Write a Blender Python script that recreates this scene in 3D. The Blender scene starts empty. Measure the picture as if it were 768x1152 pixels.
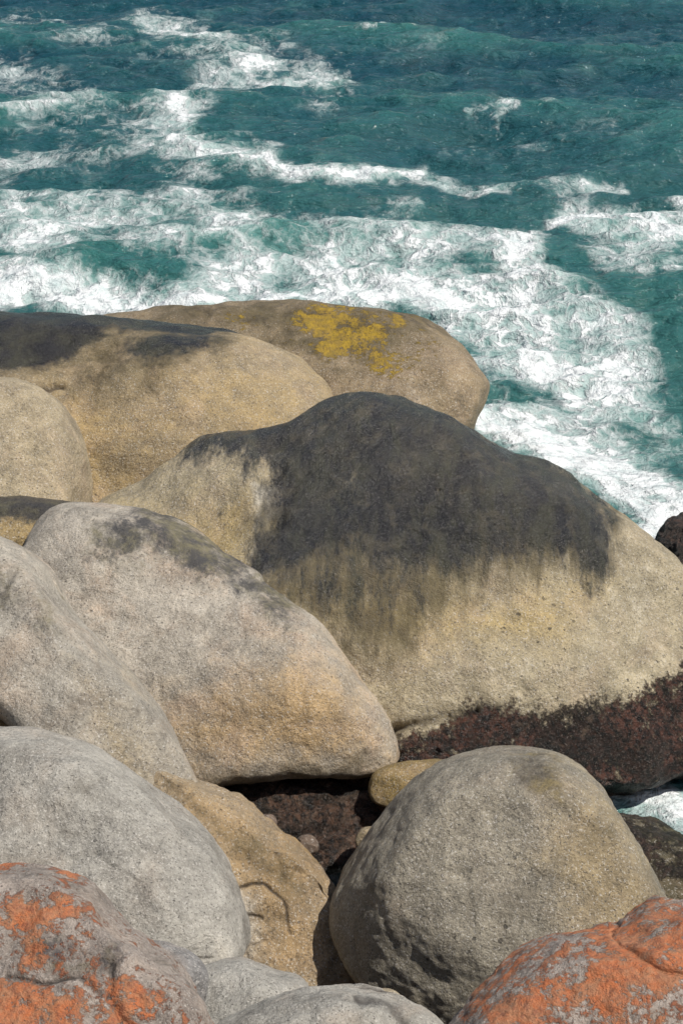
import bpy, math, numpy as np
from mathutils import Vector
rng = np.random.RandomState(7)
# ------------------------------------------------------------------ noise
G = rng.normal(size=(256,3)); G /= np.linalg.norm(G,axis=1)[:,None]
def _h(ix,iy,iz,seed):
    h = (ix*374761393 + iy*668265263 + iz*1274126177 + seed*974711) & 0xFFFFFFFF
    h = ((h ^ (h>>13))*1274126177) & 0xFFFFFFFF
    return ((h ^ (h>>16)) & 255)
def pn(P, seed=0):
    i = np.floor(P).astype(np.int64); f = P-i
    u = f*f*f*(f*(f*6-15)+10)
    r = 0
    for a in (0,1):
        wx = u[:,0] if a else 1-u[:,0]
        for b in (0,1):
            wy = u[:,1] if b else 1-u[:,1]
            for c in (0,1):
                wz = u[:,2] if c else 1-u[:,2]
                g = G[_h(i[:,0]+a,i[:,1]+b,i[:,2]+c,seed)]
                r = r + wx*wy*wz*((f[:,0]-a)*g[:,0]+(f[:,1]-b)*g[:,1]+(f[:,2]-c)*g[:,2])
    return r*1.5
def fbm(P, o=4, seed=0, lac=2.03, gain=.5):
    r=0; a=1.; Q=P.copy()
    for k in range(o):
        r = r + a*pn(Q,seed+k*17); Q=Q*lac; a*=gain
    return r
def ridged(P,o=4,seed=0,gain=.5):
    r=0; a=1.; Q=P.copy()
    for k in range(o):
        r=r+a*(1-2.2*np.abs(pn(Q,seed+k*13))); Q=Q*2.07; a*=gain
    return r
def sstep(a,b,x):
    t=np.clip((x-a)/(b-a),0,1); return t*t*(3-2*t)
# ------------------------------------------------------------------ site
H=11.0; PITCH=math.radians(24); FL=2400.0
CP,SP=math.cos(PITCH),math.sin(PITCH)
R=np.array([1,0,0.]); F=np.array([0,CP,-SP]); U=np.array([0,SP,CP]); C0=np.array([0,0,H])
def site(x,y,d): return C0 + d*(F + (x-384)/FL*R - (y-576)/FL*U)
def sea(x,y):
    d = H/(SP+(y-576)/FL*CP)
    p = site(x,y,d); return p[0],p[1]
# ------------------------------------------------------------------ mesh helper
def make_obj(name, verts, faces, attrs, mat, loc=(0,0,0)):
    me=bpy.data.meshes.new(name)
    if isinstance(faces,np.ndarray):
        n=faces.shape[1]; flat=faces.ravel(); starts=np.arange(len(faces))*n; 
    else:
        flat=np.concatenate([f.ravel() for f in faces])
        cnt=np.concatenate([np.full(len(f),f.shape[1]) for f in faces])
        starts=np.concatenate([[0],np.cumsum(cnt)[:-1]])
    me.vertices.add(len(verts)); me.vertices.foreach_set('co',verts.astype(np.float32).ravel())
    me.loops.add(len(flat)); me.loops.foreach_set('vertex_index',flat.astype(np.int32))
    me.polygons.add(len(starts)); me.polygons.foreach_set('loop_start',starts.astype(np.int32))
    me.polygons.foreach_set('use_smooth',np.ones(len(starts),dtype=bool))
    me.update(calc_edges=True); me.validate()
    for k,v in attrs.items():
        a=me.attributes.new(k,'FLOAT','POINT'); a.data.foreach_set('value',v.astype(np.float32))
    me.materials.append(mat)
    ob=bpy.data.objects.new(name,me); ob.location=loc
    bpy.context.scene.collection.objects.link(ob); return ob
def polysd(x,y,poly):
    p=np.array(poly,float); n=len(p); d=np.full(x.shape,1e9); ins=np.zeros(x.shape,bool)
    for i in range(n):
        a=p[i]; b=p[(i+1)%n]; e=b-a
        t=np.clip(((x-a[0])*e[0]+(y-a[1])*e[1])/(e@e),0,1)
        d=np.minimum(d,np.hypot(x-a[0]-t*e[0],y-a[1]-t*e[1]))
        c=((a[1]>y)!=(b[1]>y))
        if b[1]!=a[1]:
            ins ^= c & (x < (b[0]-a[0])*(y-a[1])/(b[1]-a[1])+a[0])
    return np.where(ins,d,-d)
def linesd(x,y,pts):
    p=np.array(pts,float); d=np.full(x.shape,1e9)
    for i in range(len(p)-1):
        a=p[i]; e=p[i+1]-a
        t=np.clip(((x-a[0])*e[0]+(y-a[1])*e[1])/(e@e),0,1)
        d=np.minimum(d,np.hypot(x-a[0]-t*e[0],y-a[1]-t*e[1]))
    return d
# ------------------------------------------------------------------ nodes
class NT:
    def __init__(s,mat):
        mat.use_nodes=True; s.t=mat.node_tree; s.t.nodes.clear()
    def n(s,typ,**kw):
        nd=s.t.nodes.new(typ)
        for k,v in kw.items(): setattr(nd,k,v)
        return nd
    def link(s,a,b): s.t.links.new(a,b)
    def put(s,sock,v):
        if isinstance(v,bpy.types.NodeSocket): s.link(v,sock)
        elif isinstance(v,(tuple,list)) and len(v)==3 and sock.type=='RGBA': sock.default_value=(*v,1)
        else: sock.default_value=v
    def m(s,op,a,b=0.,c=None,clamp=False):
        nd=s.n('ShaderNodeMath',operation=op,use_clamp=clamp)
        s.put(nd.inputs[0],a); s.put(nd.inputs[1],b)
        if c is not None: s.put(nd.inputs[2],c)
        return nd.outputs[0]
    def sum(s,*terms):
        r=None
        for t,k,o in terms:   # (t-o)*k
            q=s.m('MULTIPLY_ADD',t,k,-o*k)
            r=q if r is None else s.m('ADD',r,q)
        return r
    def ss(s,x,a,b,lo=0.,hi=1.):
        nd=s.n('ShaderNodeMapRange',interpolation_type='SMOOTHSTEP')
        s.put(nd.inputs[0],x); nd.inputs[1].default_value=a; nd.inputs[2].default_value=b
        nd.inputs[3].default_value=lo; nd.inputs[4].default_value=hi
        return nd.outputs[0]
    def mix(s,f,a,b,mode='MIX'):
        nd=s.n('ShaderNodeMix',data_type='RGBA',blend_type=mode)
        s.put(nd.inputs[0],f); s.put(nd.inputs[6],a); s.put(nd.inputs[7],b); return nd.outputs[2]
    def noise(s,vec,scale,detail=4,rough=.55,dist=0.,col=False):
        nd=s.n('ShaderNodeTexNoise'); s.link(vec,nd.inputs['Vector'])
        nd.inputs['Scale'].default_value=scale; nd.inputs['Detail'].default_value=detail
        nd.inputs['Roughness'].default_value=rough; nd.inputs['Distortion'].default_value=dist
        return nd.outputs[1 if col else 0]
    def vor(s,vec,scale,feature='F1',out='Distance',rand=1.):
        nd=s.n('ShaderNodeTexVoronoi',feature=feature); s.link(vec,nd.inputs['Vector'])
        nd.inputs['Scale'].default_value=scale; nd.inputs['Randomness'].default_value=rand
        return nd.outputs[out]
    def attr(s,name):
        return s.n('ShaderNodeAttribute',attribute_name=name).outputs['Fac']
    def mapping(s,vec,scale=(1,1,1),loc=(0,0,0),rot=(0,0,0)):
        nd=s.n('ShaderNodeMapping'); s.link(vec,nd.inputs[0]); nd.inputs[1].default_value=loc
        nd.inputs[2].default_value=rot; nd.inputs[3].default_value=scale; return nd.outputs[0]

def rock_mat(name, **k): k['name']=name; return k
def build_mat(feats,name, A=(.34,.315,.275), B=(.30,.225,.12), dark=(.022,.022,.024), lich=(.42,.29,.02), lich2=None,
             off=(0,0,0), streak=(1,1,1), rough=.72, warm=.25, barn=(.09,.055,.04), bumpk=1., lich_scale=7., spk=1., darkr=.28, pink=.3, grime=.45, olive=(.115,.09,.042), mott=0.):
    mat=bpy.data.materials.new(name); N=NT(mat)
    tc=N.n('ShaderNodeTexCoord').outputs['Object']
    v=N.mapping(tc,loc=off)
    nl=N.noise(v,.9,3,.6,.4); nm=N.noise(v,4.5,7,.72,.2); nf=N.noise(v,32,4,.85)
    sepc=N.n('ShaderNodeSeparateColor'); N.link(N.noise(v,52,2,.7,col=True),sepc.inputs[0])
    c1,c2=sepc.outputs[0],sepc.outputs[1]
    och=N.m('ADD',N.attr('ochre'),N.sum((nl,1.1,.5),(nm,.9,.5)))
    col=N.mix(N.ss(och,.1,.95,warm*.6,1.),A,B)
    n2=N.noise(N.mapping(v,loc=(7,3,1)),1.5,6,.7,.5)
    col=N.mix(N.ss(n2,.46,.70,0,pink),col,(.42,.30,.205))
    if 'pale' in feats:
        pale=N.ss(N.m('ADD',N.attr('pale'),N.sum((nm,1.3,.5))),.35,.85,0,.7)
        col=N.mix(pale,col,(.47,.44,.38))
    br=N.m('ADD',N.sum((nm,1.8,.5),(nf,1.4,.5)),N.ss(nl,.3,.7,.92,1.22))
    cmb=N.n('ShaderNodeCombineColor'); [N.link(br,cmb.inputs[i]) for i in range(3)]
    col=N.mix(1.,col,cmb.outputs[0],'MULTIPLY')
    col=N.mix(N.ss(c1,.58,.67,0,.72*spk),col,(.05,.045,.04))
    col=N.mix(N.ss(c2,.57,.67,0,.55*spk),col,(.66,.62,.56))
    gsrc=N.noise(N.mapping(v,loc=(3,9,2),scale=streak),2.2,8,.78,.4)
    col=N.mix(N.ss(gsrc,.50,.72,0,grime),col,(.12,.10,.072))
    # small pits, sparse
    pv=N.vor(N.mapping(v,loc=(4,2,8)),14.)
    pit=N.m('MULTIPLY',N.ss(N.m('ADD',pv,N.sum((nf,.5,.5))),.06,.14,1,0),N.ss(nm,.50,.58))
    col=N.mix(N.m('MULTIPLY',pit,.6),col,(.06,.05,.042))
    crk=N.attr('crack')
    col=N.mix(N.m('MULTIPLY',crk,.85),col,(.035,.027,.022))
    b1=N.sum((nm,.95,0),(nf,.20,0),(c1,.03,0)); b1=N.m('SUBTRACT',b1,N.m('ADD',N.m('MULTIPLY',crk,.25),N.m('MULTIPLY',pit,.15)))
    wet=None
    if 'olive' in feats:
        oa=N.attr('olive')
        on=N.sum((N.noise(N.mapping(v,scale=streak,loc=(2,2,4)),2.6,7,.7,.2),2.0,.5),(nm,.6,.5))
        ok=N.m('MULTIPLY',N.ss(N.m('ADD',oa,on),.22,.98,0,.85),N.ss(oa,.02,.3))
        col=N.mix(ok,col,N.mix(N.ss(nm,.4,.62),olive,(olive[0]*.45,olive[1]*.45,olive[2]*.5)))
    if 'barn' in feats:
        nb=N.noise(v,5,8,.78); nb2=N.noise(v,15,6,.78)
        bz=N.ss(N.m('ADD',N.attr('barn'),N.sum((nb,2.6,.5))),.40,.66)
        bc=N.mix(N.ss(nb2,.42,.58),barn,(.014,.012,.011)); bc=N.mix(N.ss(n2,.44,.56,0,.8),bc,(.016,.015,.012))
        bc=N.mix(N.ss(nb,.54,.66,0,.6),bc,(.17,.12,.085))
        bc=N.mix(N.ss(c2,.60,.68,0,.6),bc,(.26,.22,.19))
        col=N.mix(bz,col,bc); b1=N.m('ADD',b1,N.m('MULTIPLY',bz,N.m('MULTIPLY',nb2,.8))); wet=N.m('MULTIPLY',bz,.9)
    if 'pock' in feats:
        vd=N.vor(N.mapping(v,loc=(1,1,1)),9.)
        pa=N.attr('pock')
        pk=N.ss(N.m('ADD',vd,N.sum((nf,.6,.5))),.10,.17,1,0)
        pk=N.m('MULTIPLY',N.m('MULTIPLY',pk,N.ss(nl,.42,.56)),N.ss(pa,.05,.4))
        col=N.mix(N.m('MULTIPLY',pk,.8),col,(.04,.035,.03)); b1=N.m('SUBTRACT',b1,N.m('MULTIPLY',pk,.2))
    if 'dark' in feats:
        sv=N.mapping(v,scale=streak); da=N.attr('dark')
        dn=N.sum((N.noise(sv,1.8,9,.74,.25),2.6,.5),(N.noise(sv,13,4,.7),.9,.5),(nf,.5,.5))
        dk=N.m('MULTIPLY',N.ss(N.m('ADD',da,dn),.26,.95),N.ss(da,.02,.3))
        dcol=N.mix(N.ss(gsrc,.42,.64,0,1.),dark,(dark[0]*3.2+.012,dark[1]*2.9+.012,dark[2]*1.6+.006))
        if mott:
            dcol=N.mix(N.m('MULTIPLY',N.ss(nm,.50,.66),mott),dcol,(.088,.076,.052)); dcol=N.mix(N.ss(n2,.50,.66,0,.5*mott),dcol,(.07,.066,.052))
            dcol=N.mix(N.ss(c2,.57,.66,0,.40),dcol,(.18,.17,.16))
        col=N.mix(N.m('MULTIPLY',dk,.95),col,dcol)
        dw=N.m('MULTIPLY',dk,N.attr('wet')); wet=dw if wet is None else N.m('MAXIMUM',wet,dw)
    if 'lichen' in feats:
        la=N.attr('lichen'); l3=N.noise(v,lich_scale*3,5,.75)
        ln=N.sum((N.noise(v,lich_scale*.5,8,.75,.3),2.8,.5),(l3,1.9,.5))
        lk=N.m('MULTIPLY',N.ss(N.m('ADD',la,ln),.42,.68),N.ss(la,.02,.2))
        l2=lich2 or (lich[0]*.6,lich[1]*.55,lich[2]*.6)
        lc=N.mix(N.ss(N.noise(v,9,6,.75),.35,.62),lich,l2); lc=N.mix(N.ss(l3,.50,.66,0,.7),lc,(lich[0]*.42,lich[1]*.5,lich[2]*.6+.015))
        col=N.mix(N.m('MULTIPLY',lk,.93),col,lc); b1=N.m('ADD',b1,N.m('MULTIPLY',lk,N.m('MULTIPLY',l3,.25)))
    p=N.n('ShaderNodeBsdfPrincipled'); N.link(col,p.inputs['Base Color'])
    if wet is not None:
        wr=N.ss(nf,.35,.65,darkr,darkr+.2)
        N.link(N.m('ADD',N.m('MULTIPLY',wet,N.m('SUBTRACT',wr,rough)),rough),p.inputs['Roughness'])
    else: p.inputs['Roughness'].default_value=rough
    p.inputs['Specular IOR Level'].default_value=.45
    bm=N.n('ShaderNodeBump'); bm.inputs['Strength'].default_value=min(1,.9*bumpk); bm.inputs['Distance'].default_value=.085
    N.link(b1,bm.inputs['Height']); N.link(bm.outputs[0],p.inputs['Normal'])
    o=N.n('ShaderNodeOutputMaterial'); N.link(p.outputs[0],o.inputs[0]); return mat
# ------------------------------------------------------------------ boulders
def boulder(name, outline, cen, d, tf, tb, mat, e=.85, lean=0.3, leanx=0., rough=.03, seed=0, creases=(), bumps=(),
            masks={}, nt=420, na=200, wet=1.0, nscale=.7, fine=1., facets=6, fq=(.80,.93), jag=0., exf=.009):
    rs=np.random.RandomState(seed*31+5)
    pts=np.array(outline,float); cx,cy=cen; n=len(pts); out=[]
    for i in range(n):
        p0,p1,p2,p3=pts[i-1],pts[i],pts[(i+1)%n],pts[(i+2)%n]
        for t in np.linspace(0,1,12,endpoint=False):
            out.append(.5*((2*p1)+(-p0+p2)*t+(2*p0-5*p1+4*p2-p3)*t*t+(-p0+3*p1-3*p2+p3)*t**3))
    out=np.array(out); X=out[:,0]-cx; Y=-(out[:,1]-cy)
    th=np.arctan2(Y,X); r=np.hypot(X,Y); o=np.argsort(th); th=th[o]; r=r[o]
    T=np.linspace(-math.pi,math.pi,nt,endpoint=False)
    RR=np.interp(T,np.concatenate([th-2*math.pi,th,th+2*math.pi]),np.concatenate([r,r,r]))
    ft=np.fft.rfft(RR); ft2=ft.copy(); ft2[4:]=0; RS=np.fft.irfft(ft2,nt)
    a=np.linspace(0,math.pi,na+1)[1:-1]
    A_,T_=np.meshgrid(a,T,indexing='ij'); s=np.sin(A_)**e; c=np.sign(np.cos(A_))*np.abs(np.cos(A_))**e
    k=sstep(.35,1.,s); Rr=RR[None,:]*k+RS[None,:]*(1-k)
    rr=Rr*s; u=rr*np.cos(T_); v=rr*np.sin(T_); w=np.where(c>0,tf,tb)*c
    u=np.concatenate([[0],u.ravel(),[0]]); v=np.concatenate([[0],v.ravel(),[0]]); w=np.concatenate([[tf],w.ravel(),[-tb]])
    px=cx+u; py=cy-v; k=d/FL; u*=k; v*=k
    # soft planar breaks on the body
    for i in range(facets):
        nv=np.array([rs.normal()*.45,rs.normal()*.40,1.]); L_=np.array([RR.mean()*k,RR.mean()*k,tf])
        nv=nv*L_.mean()/L_; nv/=np.linalg.norm(nv)
        q=u*nv[0]+v*nv[1]+w*nv[2]; hh=q.max()*rs.uniform(*fq); sf=.03*q.max()
        ex=np.logaddexp(0,(q-hh)/sf)*sf*.9
        u=u-nv[0]*ex; v=v-nv[1]*ex; w=w-nv[2]*ex
    w=w-lean*v-leanx*u
    P=u[:,None]*R+v[:,None]*U-w[:,None]*F
    loc=site(cx,cy,d)
    def normals(P):
        g=P[1:-1].reshape(len(a),nt,3)
        dt=np.roll(g,-1,1)-np.roll(g,1,1); da=np.gradient(g,axis=0)
        nn=np.cross(da,dt); nn/=np.linalg.norm(nn,axis=2)[:,:,None]+1e-12
        nn=nn.reshape(-1,3); nn=np.vstack([-F,nn,F])
        if (nn[1:-1]*(P[1:-1]-P.mean(0))).sum()<0: nn[1:-1]*=-1
        return nn
    nn=normals(P); W=(P+loc)*nscale
    at={}
    for kx in ('ochre','dark','lichen','pale','barn','pock','olive'):
        val=np.zeros(len(P))
        for (poly,fe,am) in masks.get(kx,()):
            val=np.maximum(val,am*np.clip(.5+polysd(px,py,poly)/(2*fe),0,1))
        at[kx]=val
    size=np.sqrt((RR.mean()*k*2)*(tf+tb))
    disp=rough*size*fbm(W,3,seed,gain=.42)+.012*fine*fbm(W*6,3,seed+50)
    # exfoliation sheets: shallow steps where a skin of granite has come off
    t=fbm(W*1.1,4,seed+40,gain=.45)*2.6; fl=np.floor(t); fr=t-fl
    disp+=exf*(fl+sstep(.80,1.,fr))*sstep(.0,.3,pn(W*.8,seed+41))
    if jag: disp+=jag*(ridged(W*2.3,4,seed+60)-.8)
    if 'barn' in masks: disp+=at['barn']*(.05*(ridged(W*2.0,5,seed+80,gain=.6)-.6))
    wx=px+5*pn(W*3,seed+5)+3*pn(W*9,seed+6); wy=py+5*pn(W*3,seed+9)+3*pn(W*9,seed+8)
    crack=np.zeros(len(P))
    for (ln,wd,dp) in creases:
        dd=linesd(wx,wy,ln); vv=(.35+.9*np.clip(pn(W*4,seed+3)+.5,0,1))
        disp-=dp*np.exp(-(dd/wd)**2)*vv
        if wd<=7: crack=np.maximum(crack,np.exp(-(dd/max(wd*.45,1.4))**2)*np.clip(vv,0,1))
    for (bx,by,rx,ry,am) in bumps:
        disp+=am*np.exp(-((px-bx)/rx)**2-((py-by)/ry)**2)
    P=P+nn*disp[:,None]
    at['crack']=crack; at['wet']=np.full(len(P),wet)
    na1=len(a); idx=1+np.arange(na1*nt).reshape(na1,nt); nx=np.roll(idx,-1,1)
    q=np.stack([idx[:-1],idx[1:],nx[1:],nx[:-1]],-1).reshape(-1,4)
    t1=np.stack([np.zeros(nt,int),idx[0],nx[0]],-1); t2=np.stack([np.full(nt,len(P)-1),nx[-1],idx[-1]],-1)
    return make_obj(name,P,[q,t1,t2],at,build_mat(set(masks),**mat),loc)

TAN=(.34,.28,.19); OCH=(.32,.23,.105)
BIG=[(-400,-100),(1200,-100),(1200,1600),(-400,1600)]
# back left, dark wet crown
boulder('granite_boulder',[(-170,365),(-80,350),(0,346),(60,346),(150,351),(205,358),(260,372),(310,395),(345,417),(367,445),(372,520),(300,620),(100,665),(-150,640)],
 (120,490),25.4,1.6,2.2,rock_mat('granite_dark_crown',A=(.34,.275,.18),B=(.30,.21,.09),off=(1,2,3),warm=.5,dark=(.012,.013,.017),streak=(.8,1,1.2),grime=.55,darkr=.16),lean=.55,seed=1,nt=560,na=260,
 creases=[([(30,445),(60,436),(85,432)],4,.05),([(0,415),(50,455),(85,520),(105,560)],9,.06),([(120,402),(150,395),(185,405),(175,425)],12,.05)],
 bumps=[(200,440,90,60,.12),(90,400,60,18,-.06)],
 masks={'dark':[([(-200,260),(120,290),(250,345),(262,372),(230,384),(180,376),(130,372),(70,402),(0,420),(-200,428)],14,1.6),([(140,380),(240,372),(262,385),(240,405),(190,415),(140,402)],14,.85)],
        'olive':[([(-100,350),(230,340),(285,378),(260,420),(190,445),(120,460),(80,430),(0,430),(-100,440)],30,.75)],
        'ochre':[([(0,380),(380,400),(380,620),(60,620)],80,.55)]},wet=1.)
boulder('granite_boulder',[(-130,450),(-60,425),(0,420),(40,434),(72,465),(92,505),(100,560),(90,630),(0,670),(-110,650)],
 (-10,540),23.2,1.1,1.4,rock_mat('granite_warm',A=(.34,.285,.195),B=OCH,off=(5,1,7),warm=.4,grime=.5),lean=.35,seed=2,masks={'pale':[([(-60,440),(50,440),(70,540),(-60,560)],50,.4)]},
 creases=[([(20,440),(50,500),(60,560)],12,.04)])
# back right with yellow lichen
boulder('granite_boulder',[(80,380),(165,344),(230,333),(300,330),(380,338),(440,346),(485,358),(520,385),(540,412),(551,432),(545,455),(530,490),(500,570),(420,640),(250,640),(120,540)],
 (350,470),27.6,1.9,2.2,rock_mat('granite_yellow_lichen',A=(.25,.195,.12),B=(.22,.15,.07),off=(2,8,3),warm=.6,lich=(.43,.27,.012),lich2=(.28,.18,.03),dark=(.05,.04,.03),lich_scale=5,grime=.6),lean=.6,seed=3,
 creases=[([(225,370),(300,375),(345,402),(375,445)],12,.07)],
 masks={'lichen':[([(340,340),(385,340),(400,350),(448,350),(468,358),(440,368),(450,390),(466,415),(430,412),(400,388),(370,388),(335,370)],20,.80),([(250,350),(290,348),(290,358),(258,358)],8,.5),([(320,345),(490,350),(500,420),(380,410)],20,.30)],
        'olive':[([(150,320),(480,335),(530,380),(460,380),(400,410),(300,380),(180,366)],26,.8)],
        'dark':[([(150,320),(480,335),(530,380),(440,368),(300,350),(180,356)],18,.5)],
        'pale':[([(420,400),(530,410),(530,480),(440,470)],30,.4)]},wet=.5)
# central dominating boulder
boulder('granite_boulder',[(70,640),(85,590),(105,565),(150,540),(190,512),(225,489),(270,484),(320,474),(360,457),(395,446),(440,448),(490,461),(530,479),(558,494),(600,512),(640,535),(680,562),(720,592),(762,628),(805,690),(830,760),(815,835),(750,864),(650,878),(560,884),(480,880),(430,862),(340,840),(200,780),(100,700)],
 (455,665),22.0,1.9,2.4,rock_mat('granite_black_cap',A=(.39,.335,.235),B=(.33,.245,.11),off=(4,4,1),warm=.4,streak=(2.2,.7,.6),dark=(.011,.012,.016),darkr=.15,barn=(.12,.055,.038),grime=.35,mott=.7),
 lean=.42,leanx=0,seed=4,nt=760,na=360,rough=.03,fine=1.5,facets=7,
 creases=[([(422,580),(450,590),(470,598)],6,.015),([(428,808),(470,806),(520,792)],6,.08),([(305,500),(300,560),(275,620)],24,.07)],
 bumps=[(430,500,100,50,.12),(620,600,90,50,.08),(560,740,200,60,.10),(190,560,60,40,-.12),(400,570,40,90,.06)],
 masks={'dark':[([(190,474),(240,470),(320,448),(395,410),(450,416),(520,442),(560,475),(600,494),(650,530),(684,572),(697,612),(692,650),(670,662),(640,632),(600,620),(560,618),(520,640),(490,630),(450,640),(420,645),(395,610),(350,635),(310,630),(290,645),(268,625),(275,590),(295,550),(290,512),(240,505),(200,504)],28,1.2),
                 ([(280,600),(540,590),(500,640),(470,680),(430,705),(380,700),(330,690),(290,670)],34,.56),([(232,550),(243,550),(243,558),(233,558)],5,.7),([(640,600),(690,600),(690,675),(660,668)],12,.75)],
        'olive':[([(262,560),(300,520),(500,560),(700,560),(700,650),(640,650),(560,650),(500,700),(470,740),(430,760),(380,735),(330,710),(280,680)],34,.90),([(100,570),(150,545),(200,530),(240,560),(260,600),(240,640)],30,.35)],
        'ochre':[([(100,560),(290,520),(280,640),(400,650),(500,660),(640,650),(700,640),(640,720),(450,740),(300,680)],50,.75)],
        'pale':[([(275,520),(308,520),(302,590),(275,620)],12,.8),([(430,730),(768,690),(768,750),(500,790),(430,790)],40,.45),([(640,560),(768,640),(768,740),(690,700)],40,.5)],
        'barn':[([(425,815),(480,804),(520,782),(600,785),(660,778),(720,768),(790,736),(900,700),(900,950),(400,950)],22,.86)],
        'pock':[([(500,720),(768,640),(800,760),(520,790)],50,.8)]})
boulder('intertidal_rock',[(425,822),(450,812),(500,810),(560,816),(620,840),(660,852),(680,862),(640,910),(520,920),(440,890)],
 (550,868),21.0,.5,1.,rock_mat('granite_tidal',A=(.13,.075,.055),B=(.10,.06,.045),off=(9,1,1),barn=(.12,.055,.038),darkr=.14),rough=.12,seed=31,fine=3,jag=.04,masks={'barn':[(BIG,10,1.)]})
boulder('intertidal_rock',[(750,600),(765,590),(800,585),(840,600),(850,680),(800,720),(765,680),(750,625)],(800,645),25,.5,.6,
 rock_mat('granite_tidal_far',A=(.12,.08,.07),B=(.10,.07,.05),off=(2,1,1)),rough=.12,seed=32,fine=3,masks={'barn':[(BIG,10,1.)]})
# mid-left slab
boulder('granite_slab',[(10,640),(18,605),(35,578),(68,566),(130,570),(180,582),(230,608),(290,643),(340,680),(380,720),(415,765),(440,805),(450,835),(444,858),(400,870),(330,871),(270,874),(225,878),(160,860),(90,790),(30,710)],
 (225,740),20.4,1.0,1.5,rock_mat('granite_pale_slab',A=(.375,.34,.285),B=(.36,.25,.13),off=(1,7,2),warm=.15,dark=(.055,.053,.053),streak=(1.3,1,.8),pink=.55,grime=.4),lean=.5,seed=5,e=.8,nt=620,na=290,fine=1.3,exf=.010,
 bumps=[(330,750,90,60,.05),(100,620,60,40,.05),(300,810,60,20,-.03)],
 masks={'dark':[([(88,585),(130,575),(170,595),(160,630),(120,642),(92,620)],18,.88),([(130,555),(200,565),(270,610),(352,680),(325,702),(235,650),(150,605)],18,.78)],
        'ochre':[([(160,800),(300,720),(400,760),(460,850),(220,880)],60,.95)],
        'olive':[([(200,850),(320,845),(445,835),(445,880),(220,885)],12,.55)],
        'pale':[([(160,620),(260,650),(300,720),(200,720)],50,.4)]},wet=.1)
boulder('intertidal_rock',[(60,840),(200,850),(330,858),(425,862),(430,900),(400,940),(250,960),(80,950)],(260,900),20.9,.5,1.4,
 rock_mat('granite_under_slab',A=(.13,.085,.06),B=(.16,.10,.05),off=(9,7,4)),rough=.1,seed=34,fine=3,masks={'barn':[(BIG,10,.8)]})
boulder('granite_boulder',[(-90,580),(-20,561),(40,558),(95,566),(120,600),(60,650),(-60,680)],(10,615),21.7,.7,1.,
 rock_mat('granite_ochre_wedge',A=TAN,B=OCH,off=(1,1,9),dark=(.03,.03,.032),warm=.7),seed=6,masks={'dark':[([(-100,540),(100,550),(70,578),(-100,592)],10,1.2)],'ochre':[(BIG,10,.8)]},nt=260,na=120)
# overhanging slab on the left
boulder('granite_slab',[(-110,600),(-50,600),(0,612),(40,640),(65,680),(110,730),(155,775),(190,820),(215,860),(225,884),(212,897),(170,888),(120,870),(60,842),(0,797),(-60,765),(-110,740)],
 (55,745),18.4,.8,1.1,rock_mat('granite_grey_slab',A=(.345,.315,.265),B=(.32,.25,.15),off=(6,2,4),warm=.15,dark=(.065,.06,.058),pink=.4,grime=.5),lean=.45,seed=7,e=.78,fine=1.4,facets=8,exf=.010,
 creases=[([(0,680),(60,720),(100,760)],12,.03)],
 masks={'dark':[([(-60,600),(30,630),(80,700),(40,710),(-60,690)],25,.65)],'ochre':[([(90,740),(150,770),(225,890),(150,890),(110,800)],30,.7)],'pale':[([(0,700),(90,760),(60,800),(0,760)],20,.35)]},wet=.1)
boulder('granite_boulder',[(-90,780),(0,790),(60,828),(120,858),(160,885),(170,940),(60,980),(-90,960)],(40,890),18.2,.5,1.0,
 rock_mat('granite_ochre_low',A=(.30,.22,.13),B=(.26,.165,.07),off=(3,3,3),warm=.7),seed=8,masks={'ochre':[(BIG,10,.8)]},nt=260,na=120)
# front left grey
boulder('granite_boulder',[(-130,850),(-60,835),(0,831),(40,837),(90,851),(140,878),(190,912),(230,948),(257,985),(275,1030),(283,1065),(272,1086),(255,1120),(180,1180),(0,1230),(-130,1160)],
 (80,1010),16.3,1.0,1.3,rock_mat('granite_cool_grey',A=(.335,.315,.275),B=(.32,.275,.205),off=(3,6,8),warm=.12,dark=(.09,.085,.08),pink=.2,grime=.4),lean=.5,seed=9,e=.8,fine=1.4,facets=9,exf=.011,
 creases=[([(0,985),(60,1000),(120,1060),(160,1065),(250,1060)],3,.02)],
 masks={'pale':[([(0,850),(120,880),(220,960),(150,1000),(0,940)],60,.3)]},nt=600,na=280)
# sloping ochre bedrock with joint cracks
boulder('granite_bedrock',[(90,880),(150,872),(200,888),(260,915),(310,950),(350,980),(376,1008),(388,1050),(400,1105),(390,1150),(320,1200),(220,1200),(170,1100),(110,1000)],
 (285,1040),17.3,.7,1.4,rock_mat('granite_ochre_bedrock',A=(.34,.28,.195),B=(.30,.20,.095),off=(8,6,8),warm=.5,dark=(.06,.05,.04),grime=.65),lean=.55,seed=10,e=.72,rough=.03,fine=2.,jag=.030,facets=14,fq=(.66,.88),exf=.016,
 creases=[([(245,985),(272,1012),(283,1055),(305,1085),(318,1120)],3,.03),([(262,990),(300,988),(328,1008),(350,1050)],3,.022),([(272,1020),(300,1026)],2.5,.02),([(283,1055),(312,1052)],2.5,.02)],
 bumps=[(300,1005,20,14,.04),(312,1075,18,20,.03)],
 masks={'ochre':[([(160,870),(380,960),(400,1120),(330,1130),(240,960)],30,.75)],'pale':[([(240,970),(300,990),(320,1080),(280,1080)],25,.7)],'olive':[([(170,880),(300,940),(380,1000),(340,1010),(230,940)],14,.6)]},nt=760,na=360)
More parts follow.
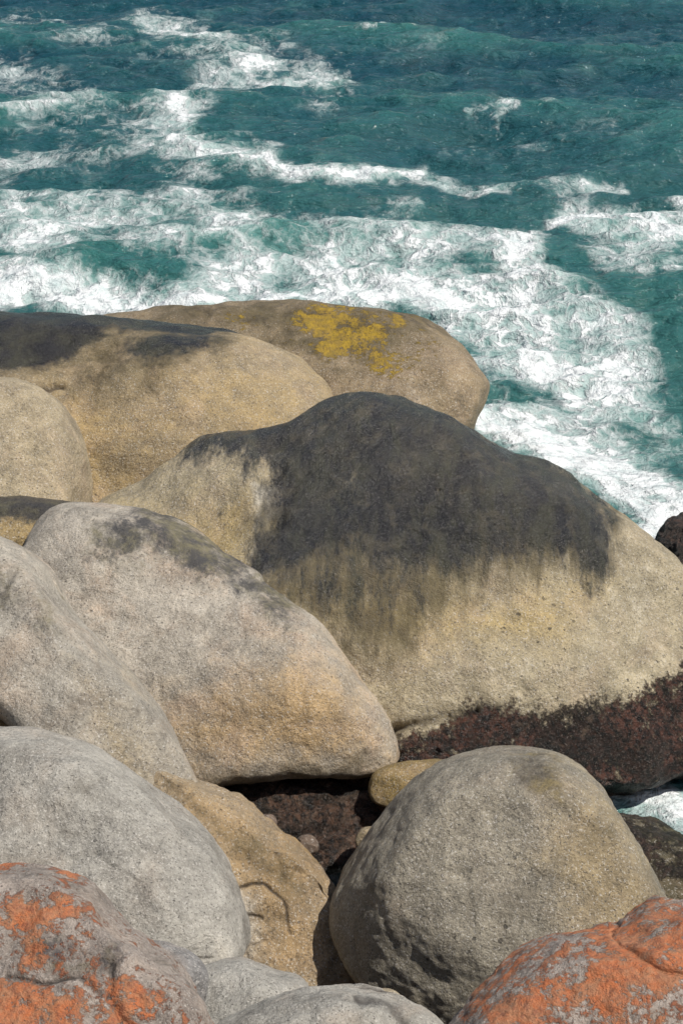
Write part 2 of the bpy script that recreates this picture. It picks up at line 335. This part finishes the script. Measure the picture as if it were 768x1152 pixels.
# right front boulder
boulder('granite_boulder',[(373,1035),(386,1000),(410,965),(440,925),(470,890),(502,867),(545,852),(600,849),(640,856),(680,882),(710,922),(735,970),(753,1025),(752,1080),(700,1150),(600,1200),(500,1170),(450,1142),(410,1110),(381,1068)],
 (560,1020),17.0,1.35,1.5,rock_mat('granite_round_grey',A=(.27,.245,.195),B=(.29,.225,.13),off=(5,5,2),warm=.28,dark=(.09,.075,.055),bumpk=1.3,grime=.65,pink=.2,spk=1.1),lean=.38,leanx=0,seed=11,nt=640,na=300,fine=1.4,facets=9,fq=(.72,.88),exf=.006,
 creases=[([(648,1035),(660,1055),(672,1065)],4,.04)],bumps=[(640,960,60,110,.06),(505,968,14,7,-.03)],
 masks={'ochre':[([(630,870),(700,900),(760,1030),(700,1080),(640,1060),(600,960)],50,.95)],'dark':[([(565,845),(635,850),(625,892),(575,890)],14,.7),([(690,990),(755,1000),(745,1060),(690,1060)],14,.5)],
        'olive':[([(372,980),(420,940),(470,1050),(460,1140),(385,1080)],30,.4),([(600,870),(700,890),(755,1010),(700,1060),(650,960)],30,.4)],
        'pock':[([(400,900),(640,900),(640,1120),(400,1120)],60,.4)],'pale':[([(420,960),(600,900),(600,1060),(450,1100)],70,.12)]},wet=.1)
boulder('granite_boulder',[(640,935),(690,925),(735,935),(790,965),(830,1020),(810,1080),(700,1090),(640,1010)],(730,1005),18.4,.6,1.,
 rock_mat('granite_algae',A=(.10,.085,.05),B=(.09,.068,.035),off=(4,1,6),warm=.6,dark=(.03,.028,.02),grime=.7),seed=12,masks={'dark':[([(700,890),(800,940),(800,1050),(740,980)],24,.7)],'olive':[(BIG,10,.4)],'barn':[([(640,880),(720,890),(800,960),(760,990),(700,960)],12,.6)]},wet=.8,nt=300,na=140,jag=.03)
ORA=(.55,.155,.045); ORB=(.45,.20,.095)
orange=lambda n,off:rock_mat(n,A=(.30,.255,.22),B=(.27,.205,.155),off=off,warm=.2,lich=ORA,lich2=ORB,dark=(.05,.045,.05),lich_scale=5,spk=.7,bumpk=1.6,grime=.6)
boulder('lichen_covered_rock',[(500,1200),(528,1152),(560,1120),(600,1092),(650,1073),(710,1066),(750,1046),(800,1036),(900,1060),(960,1200),(900,1400),(700,1450),(520,1350)],
 (700,1230),13.4,1.0,1.3,orange('granite_orange_lichen_a',(2,2,6)),lean=.6,seed=13,rough=.02,fine=1.5,e=.8,nt=700,na=330,jag=.024,facets=12,fq=(.72,.9),exf=.018,
 creases=[([(700,1068),(768,1085)],3,.02)],
 masks={'lichen':[([(520,1140),(600,1085),(700,1055),(768,1025),(900,1040),(900,1110),(768,1100),(640,1125),(560,1160)],18,.74),([(500,1100),(900,1000),(900,1400),(500,1400)],20,.34)],'dark':[([(600,1140),(700,1125),(768,1125),(768,1200),(560,1200)],20,.5)]},wet=.05)
boulder('lichen_covered_rock',[(-120,1020),(-60,1006),(0,1002),(50,1008),(86,1024),(112,1048),(138,1072),(170,1092),(200,1118),(226,1155),(250,1240),(200,1380),(0,1450),(-130,1350)],
 (50,1200),13.2,.9,1.3,orange('granite_orange_lichen_b',(7,2,1)),lean=.6,seed=14,rough=.02,fine=1.5,e=.8,nt=700,na=330,jag=.024,facets=12,fq=(.72,.9),exf=.018,
 creases=[([(0,1075),(50,1085),(100,1085),(135,1105)],4,.03),([(135,1080),(145,1110),(190,1150)],4,.04)],
 masks={'lichen':[([(-60,1000),(60,1010),(80,1030),(60,1042),(-60,1045)],14,.76),([(-60,1080),(60,1085),(120,1105),(150,1150),(100,1180),(-60,1180)],22,.84),([(140,1080),(200,1120),(190,1140),(140,1100)],10,.62),(BIG,10,.34)],
        'dark':[([(40,1035),(130,1070),(150,1110),(80,1085),(20,1070)],18,.6)]},wet=.05)
boulder('cobble',[(128,1075),(150,1065),(180,1064),(212,1076),(230,1096),(231,1122),(215,1145),(180,1150),(145,1120)],(185,1105),14.2,.3,.4,
 rock_mat('granite_cobble',A=(.22,.21,.20),B=(.24,.19,.13),off=(1,3,6),warm=0.),seed=15,nt=200,na=100)
boulder('granite_boulder',[(180,1130),(225,1092),(270,1085),(310,1100),(345,1112),(350,1150),(300,1220),(200,1220)],(270,1160),15.2,.5,.8,
 rock_mat('granite_low_grey',A=(.32,.305,.27),B=(.3,.24,.17),off=(1,8,6),warm=.1),seed=16,nt=260,na=120)
boulder('granite_boulder',[(240,1170),(270,1150),(310,1131),(370,1119),(430,1124),(480,1148),(520,1190),(480,1280),(300,1290),(230,1230)],(380,1210),14.4,.6,.9,
 rock_mat('granite_front_grey',A=(.32,.305,.27),B=(.3,.24,.17),off=(3,8,9),warm=.1),seed=17,nt=300,na=140,fine=2,creases=[([(400,1122),(430,1128),(470,1150)],4,.03)])
boulder('cobble',[(400,1118),(425,1114),(448,1121),(446,1132),(420,1136),(402,1130)],(425,1125),14.9,.15,.15,rock_mat('granite_chip',A=TAN,B=OCH,off=(3,1,9)),seed=18,nt=120,na=60)
boulder('granite_boulder',[(413,888),(420,870),(445,860),(475,858),(510,862),(515,900),(470,918),(440,910),(420,902)],(465,888),19.4,.35,.5,
 rock_mat('granite_yellow_small',A=(.26,.195,.09),B=(.23,.16,.055),off=(3,2,9),warm=.8,grime=.7),seed=19,rough=.05,masks={'ochre':[(BIG,10,.8)],'olive':[([(410,890),(520,890),(520,920),(410,920)],12,.8)]},nt=200,na=100)
for (cx_,cy_,r_,d_,sd_) in [(418,946,18,18.9,20),(262,905,16,19.1,21),(300,925,11,19.0,23),(345,950,13,18.8,24),(232,893,12,19.2,25)]:
    boulder('cobble',[(cx_-r_,cy_),(cx_-r_*.6,cy_-r_*.7),(cx_+r_*.4,cy_-r_*.75),(cx_+r_,cy_-r_*.1),(cx_+r_*.8,cy_+r_*.6),(cx_-r_*.3,cy_+r_*.75)],(cx_,cy_),d_,.13,.18,
      rock_mat('granite_pebble_%d'%sd_,A=TAN if sd_<22 else (.14,.10,.075),B=OCH if sd_<22 else (.12,.08,.05),off=(3,2,sd_),warm=.6),seed=sd_,nt=120,na=60,exf=.01)
boulder('intertidal_rock',[(215,905),(240,885),(300,884),(400,882),(440,890),(440,930),(420,955),(395,962),(350,968),(300,955),(250,930)],(330,925),19.7,.35,.8,
 rock_mat('granite_gully',A=(.13,.08,.06),B=(.16,.10,.05),off=(9,4,4),barn=(.13,.075,.05),darkr=.14),lean=.9,rough=.12,seed=33,fine=4,e=.7,jag=.06,nt=500,na=240,
 creases=[([(260,915),(330,905),(410,890)],5,.07),([(300,950),(350,930),(400,930)],5,.07)],masks={'barn':[(BIG,10,.75)],'ochre':[([(210,880),(290,880),(270,920),(215,915)],14,.9)]})

# ------------------------------------------------------------------ terrain (one sheet)
gx=np.concatenate([-np.geomspace(400,9,40),np.linspace(-8.8,8.8,420),np.geomspace(9,400,40)])
gy=np.concatenate([-np.geomspace(300,3,24),np.linspace(-2,34,620),np.geomspace(34.5,900,30)])
XX,YY=np.meshgrid(gx,gy); P=np.stack([XX.ravel(),YY.ravel(),np.zeros(XX.size)],1)
x,y=P[:,0],P[:,1]
slope=9.2-.78*np.maximum(y,0); slope=np.where(y<0,9.2+np.minimum(-y*.05,6),slope)
shelf=.05+.9*sstep(-1.2,-4.5,x)*sstep(26,17,y) -1.3*sstep(1.8,3.0,x) -2.2*sstep(17.5,22,y)*sstep(-5,-2,x)
shelf=shelf-2.5*sstep(27,34,y)-.5*np.exp(-((x-.03)/.35)**2-((y-17.2)/.7)**2)
h=np.logaddexp(slope*2.5,shelf*2.5)/2.5
h+= .30*fbm(P*np.array([.5,.5,1]),5,90)*(1-.8*np.exp(-((x-.03)/.5)**2-((y-17.2)/.9)**2))+.06*fbm(P*3,4,95)
h=np.minimum(h,np.where(y>34,-2.,99)) ; h=np.where((np.abs(x)>9)&(y>20),np.minimum(h,-.5-.05*(y-20)),h)
P[:,2]=h
def gridfaces(ny,nx):
    i=np.arange(ny*nx).reshape(ny,nx); return np.stack([i[:-1,:-1],i[:-1,1:],i[1:,1:],i[1:,:-1]],-1).reshape(-1,4)
barn=sstep(.9,.4,h+.2*fbm(P*1.2,3,12))
z=np.zeros(len(P))
make_obj('ground',P,gridfaces(len(gy),len(gx)),{'barn':barn,'ochre':z+.4},
 build_mat({'barn'},'granite_shore',A=(.30,.24,.17),B=(.25,.17,.09),off=(0,0,5),warm=.5,barn=(.12,.065,.045),darkr=.14))

# ------------------------------------------------------------------ sea
cols=np.concatenate([-np.geomspace(4000,15.5,40),np.linspace(-15,15,900),np.geomspace(15.5,4000,40)])
rows=np.concatenate([np.geomspace(12.5,72,1250),np.geomspace(74,6000,40)])
XX,YY=np.meshgrid(cols,rows); P=np.stack([XX.ravel(),YY.ravel(),np.zeros(XX.size)],1); x,y=P[:,0],P[:,1]
foam=np.zeros(len(P))
Wm=P*np.array([.35,.22,1]); mx=.55*fbm(Wm,4,301); my=1.3*fbm(Wm,4,311,gain=.6)
def stroke(pts,hw,am):
    global foam
    w=[sea(*p) for p in pts]; ym=np.mean([p[1] for p in pts]); 
    d=H/(SP+(ym-576)/FL*CP); kx=d/FL; ky=d*d/H/FL*1.0
    sc=min(1,hw/14)*min(1,(ky/.055)**2)
    box=[min(p[0] for p in w)-hw*kx*5-1,max(p[0] for p in w)+hw*kx*5+1,min(p[1] for p in w)-hw*ky*5-1,max(p[1] for p in w)+hw*ky*5+1]
    s=np.where((x>box[0])&(x<box[1])&(y>box[2])&(y<box[3]))[0]
    X=(x[s]+mx[s]*sc)/kx; Y=(y[s]+my[s]*sc)/ky
    dd=linesd(X,Y,[(p[0]/kx,p[1]/ky) for p in w])
    g=np.exp(-(dd/hw)**2)*am
    if am>0: foam[s]=1-(1-foam[s])*(1-g)
    else: foam[s]=foam[s]*(1+g)
stroke([(-60,318),(60,322),(160,326),(300,320),(420,324),(500,332)],18,.97)
stroke([(-60,240),(60,243),(160,236),(270,240)],28,.58)
stroke([(-60,272),(80,276),(230,274),(300,288)],18,.42)
stroke([(-60,212),(40,212),(90,222)],9,.48)
stroke([(185,155),(215,172),(260,180),(310,188),(380,196),(440,192),(475,184)],7,.88)
stroke([(200,172),(290,180)],16,.46)
stroke([(475,192),(540,205),(600,198),(700,200)],8,.56)
stroke([(170,20),(240,48),(290,66),(380,84)],20,.46)
stroke([(300,80),(375,95)],8,.42)
stroke([(260,85),(215,115),(195,150)],24,.36)
stroke([(-20,70),(60,105),(130,125),(200,130)],22,.28)
stroke([(20,20),(100,35),(200,40)],18,.22); stroke([(-50,165),(130,160),(200,150)],26,.22)
stroke([(525,128),(575,118)],6,.48); stroke([(440,228),(468,226)],6,.45); stroke([(560,130),(570,112)],5,.38)
stroke([(500,160),(700,140)],18,.10); stroke([(420,60),(600,30)],18,.08)
stroke([(280,268),(380,272),(460,264),(540,270),(600,292)],24,.56)
stroke([(380,300),(480,312),(560,335),(620,360)],30,.80)
stroke([(580,290),(640,330),(690,370),(720,400)],24,.62)
stroke([(500,345),(560,375),(620,390),(700,400)],28,.76)
stroke([(640,235),(700,250),(760,262),(830,270)],21,.86)
stroke([(770,225),(830,235)],12,.8); stroke([(690,290),(830,305)],12,.5); stroke([(600,268),(650,240)],12,.45)
stroke([(550,450),(640,440),(740,450)],30,.54); stroke([(560,400),(700,420)],24,.34)
stroke([(540,468),(610,490),(680,512),(740,548),(800,590)],32,.95)
stroke([(545,482),(620,514),(690,550),(740,588),(800,630)],26,1.0)
stroke([(660,420),(720,440),(768,480)],20,.48); stroke([(700,500),(760,500),(830,520)],24,.52)
stroke([(640,882),(730,894),(800,910)],26,1.0); stroke([(365,975),(400,992)],12,1.); stroke([(310,905),(370,895)],4,.6)
stroke([(105,288),(170,292)],12,-.85); stroke([(0,292),(30,292)],7,-.6)
stroke([(585,418),(625,425)],16,-.8); stroke([(745,330),(800,390)],24,-.85)
stroke([(590,235),(620,255)],9,-.6); stroke([(700,465),(740,470)],9,-.5); stroke([(500,285),(530,290)],6,-.5); stroke([(340,250),(400,252)],6,-.5)
foam=np.clip(foam,0,1)
att=1/(1+(np.abs(x)/60)**4)*1/(1+(np.maximum(y-75,0)/60)**2)
Q=P*np.array([.07,.07,1]); wrp=3.2*pn(Q,201)+1.3*pn(Q*3,202)
def wv(L,ang,amp,sharp,sd):
    a=math.radians(ang); ph=(x*math.sin(a)+y*math.cos(a))*2*math.pi/L+wrp*2.2/max(L/6,.6)+sd
    return amp*(2*((np.sin(ph)+1)/2)**sharp-1)
gate=.45+1.1*np.clip(pn(P*np.array([.12,.18,1]),205)+.5,0,1)
z=(wv(8.5,8,.13,1.6,0)+wv(5.1,-16,.08,1.5,1.3))*gate
z+=.12*(ridged(P*np.array([.34,.55,1])+wrp[:,None]*.1,3,210,gain=.42)-.6)
z+=.10*fbm(P*np.array([.55,.95,1]),3,216,gain=.5)+.055*fbm(P*np.array([1.2,2.2,1]),3,226,gain=.5)
calm=sstep(24,30,y)*.75+.25
z=z*calm*att
z+=foam*foam*att*(.05+.18*fbm(P*np.array([1.0,1.4,1]),5,230,gain=.52))*calm
P[:,2]=z-.05
crest=sstep(.16,.34,z)*.36*att
foam2=np.clip(foam+crest*sstep(-.05,.35,fbm(P*np.array([.2,.35,1]),3,240)),0,1)
def sea_mat():
    mat=bpy.data.materials.new('sea_water'); N=NT(mat); tc=N.n('ShaderNodeTexCoord').outputs['Object']
    f=N.attr('foam')
    v=N.mapping(tc,scale=(1,.75,.3))
    vs=N.n('ShaderNodeVectorMath',operation='MULTIPLY_ADD'); N.link(N.noise(v,.9,3,.6,col=True),vs.inputs[0]); vs.inputs[1].default_value=(.6,.6,.2); N.link(v,vs.inputs[2])
    vd=vs.outputs[0]
    n1=N.noise(vd,.7,10,.64); n2=N.noise(vd,4.5,6,.70)
    r1=N.m('ABSOLUTE',N.sum((N.noise(N.mapping(vd,loc=(4,7,2)),1.3,6,.60),1.,.5)))
    r2=N.m('ABSOLUTE',N.sum((N.noise(N.mapping(vd,loc=(9,1,2)),3.8,5,.60),1.,.5)))
    net=N.m('ADD',N.ss(r1,0,.10,.6,0),N.ss(r2,0,.11,.5,0))
    pat=N.sum((n1,3.0,.5),(n2,.8,.5))
    q=N.m('ADD',f,N.m('ADD',pat,N.m('MULTIPLY',N.m('SUBTRACT',net,.3),.42)))
    film=N.ss(q,.12,1.0,0,.64)
    white=N.ss(q,.58,1.02)
    thr=N.ss(N.m('ADD',f,pat),.10,.6)
    fil=N.m('MULTIPLY',N.ss(net,.38,1.0),N.m('MULTIPLY',thr,.8))
    fm=N.m('MAXIMUM',N.m('MAXIMUM',white,fil),film)
    fm=N.m('MULTIPLY',fm,N.ss(f,.02,.20))
    fm=N.m('MAXIMUM',fm,N.ss(f,.84,.98,0,.96))
    geo=N.n('ShaderNodeSeparateXYZ'); N.link(tc,geo.inputs[0])
    far=N.ss(geo.outputs[1],30,54)
    cn=N.noise(N.mapping(tc,scale=(.25,.5,1)),.9,4,.6)
    base=N.mix(far,(.032,.112,.104),(.008,.050,.070))
    base=N.mix(N.ss(cn,.4,.7,0,.5),base,(.013,.076,.086))
    hz=N.ss(geo.outputs[2],-.14,.34,0,.85)
    base=N.mix(hz,base,(.035,.142,.126))  # wave tops paler by height: reflected and transmitted light put into the colour
    aer=N.ss(N.m('ADD',f,N.m('MULTIPLY',pat,.5)),.06,.88,0,.78)
    base=N.mix(aer,base,(.165,.34,.30))
    fcol=N.mix(N.ss(n2,.30,.58),(.58,.66,.65),(.82,.84,.83))
    col=N.mix(fm,base,fcol)
    p=N.n('ShaderNodeBsdfPrincipled'); N.link(col,p.inputs['Base Color']); p.inputs['IOR'].default_value=1.33
    N.link(N.ss(fm,0,.6,.08,.9),p.inputs['Roughness'])
    bv=N.mapping(tc,scale=(.6,1.05,1))
    hgt=N.m('ADD',N.noise(bv,2.4,3,.5),N.m('MULTIPLY',N.noise(bv,8.,4,.6),.38))
    hgt=N.m('ADD',hgt,N.m('MULTIPLY',fm,N.m('MULTIPLY',n2,.5)))
    bm=N.n('ShaderNodeBump'); bm.inputs['Strength'].default_value=.9; bm.inputs['Distance'].default_value=.32
    N.link(hgt,bm.inputs['Height']); N.link(bm.outputs[0],p.inputs['Normal'])
    o=N.n('ShaderNodeOutputMaterial'); N.link(p.outputs[0],o.inputs[0]); return mat
make_obj('sea',P,gridfaces(len(rows),len(cols)),{'foam':foam2},sea_mat())

# ------------------------------------------------------------------ light
sd=Vector((.46,-.20,.82)).normalized()
L=bpy.data.lights.new('sun','SUN'); L.energy=5.0; L.angle=math.radians(.5); L.color=(1,.958,.89)
lo=bpy.data.objects.new('sun',L); lo.rotation_euler=sd.to_track_quat('Z','Y').to_euler(); bpy.context.scene.collection.objects.link(lo)
w=bpy.data.worlds.new('World'); bpy.context.scene.world=w; w.use_nodes=True; nt=w.node_tree
sk=nt.nodes.new('ShaderNodeTexSky'); sk.sky_type='NISHITA'; sk.sun_disc=False
sk.sun_elevation=math.asin(sd.z); sk.sun_rotation=math.atan2(sd.x,sd.y)
bg=nt.nodes['Background']; nt.links.new(sk.outputs[0],bg.inputs[0]); bg.inputs[1].default_value=.076
# ------------------------------------------------------------------ camera
cam=bpy.data.cameras.new('camera'); cam.sensor_fit='VERTICAL'; cam.sensor_height=36; cam.lens=75; cam.clip_end=20000
co=bpy.data.objects.new('camera',cam); co.location=(0,0,H); co.rotation_euler=(math.radians(66),0,0)
bpy.context.scene.collection.objects.link(co); bpy.context.scene.camera=co
s=bpy.context.scene; s.view_settings.view_transform='Standard'; s.view_settings.look='None'; s.view_settings.exposure=0
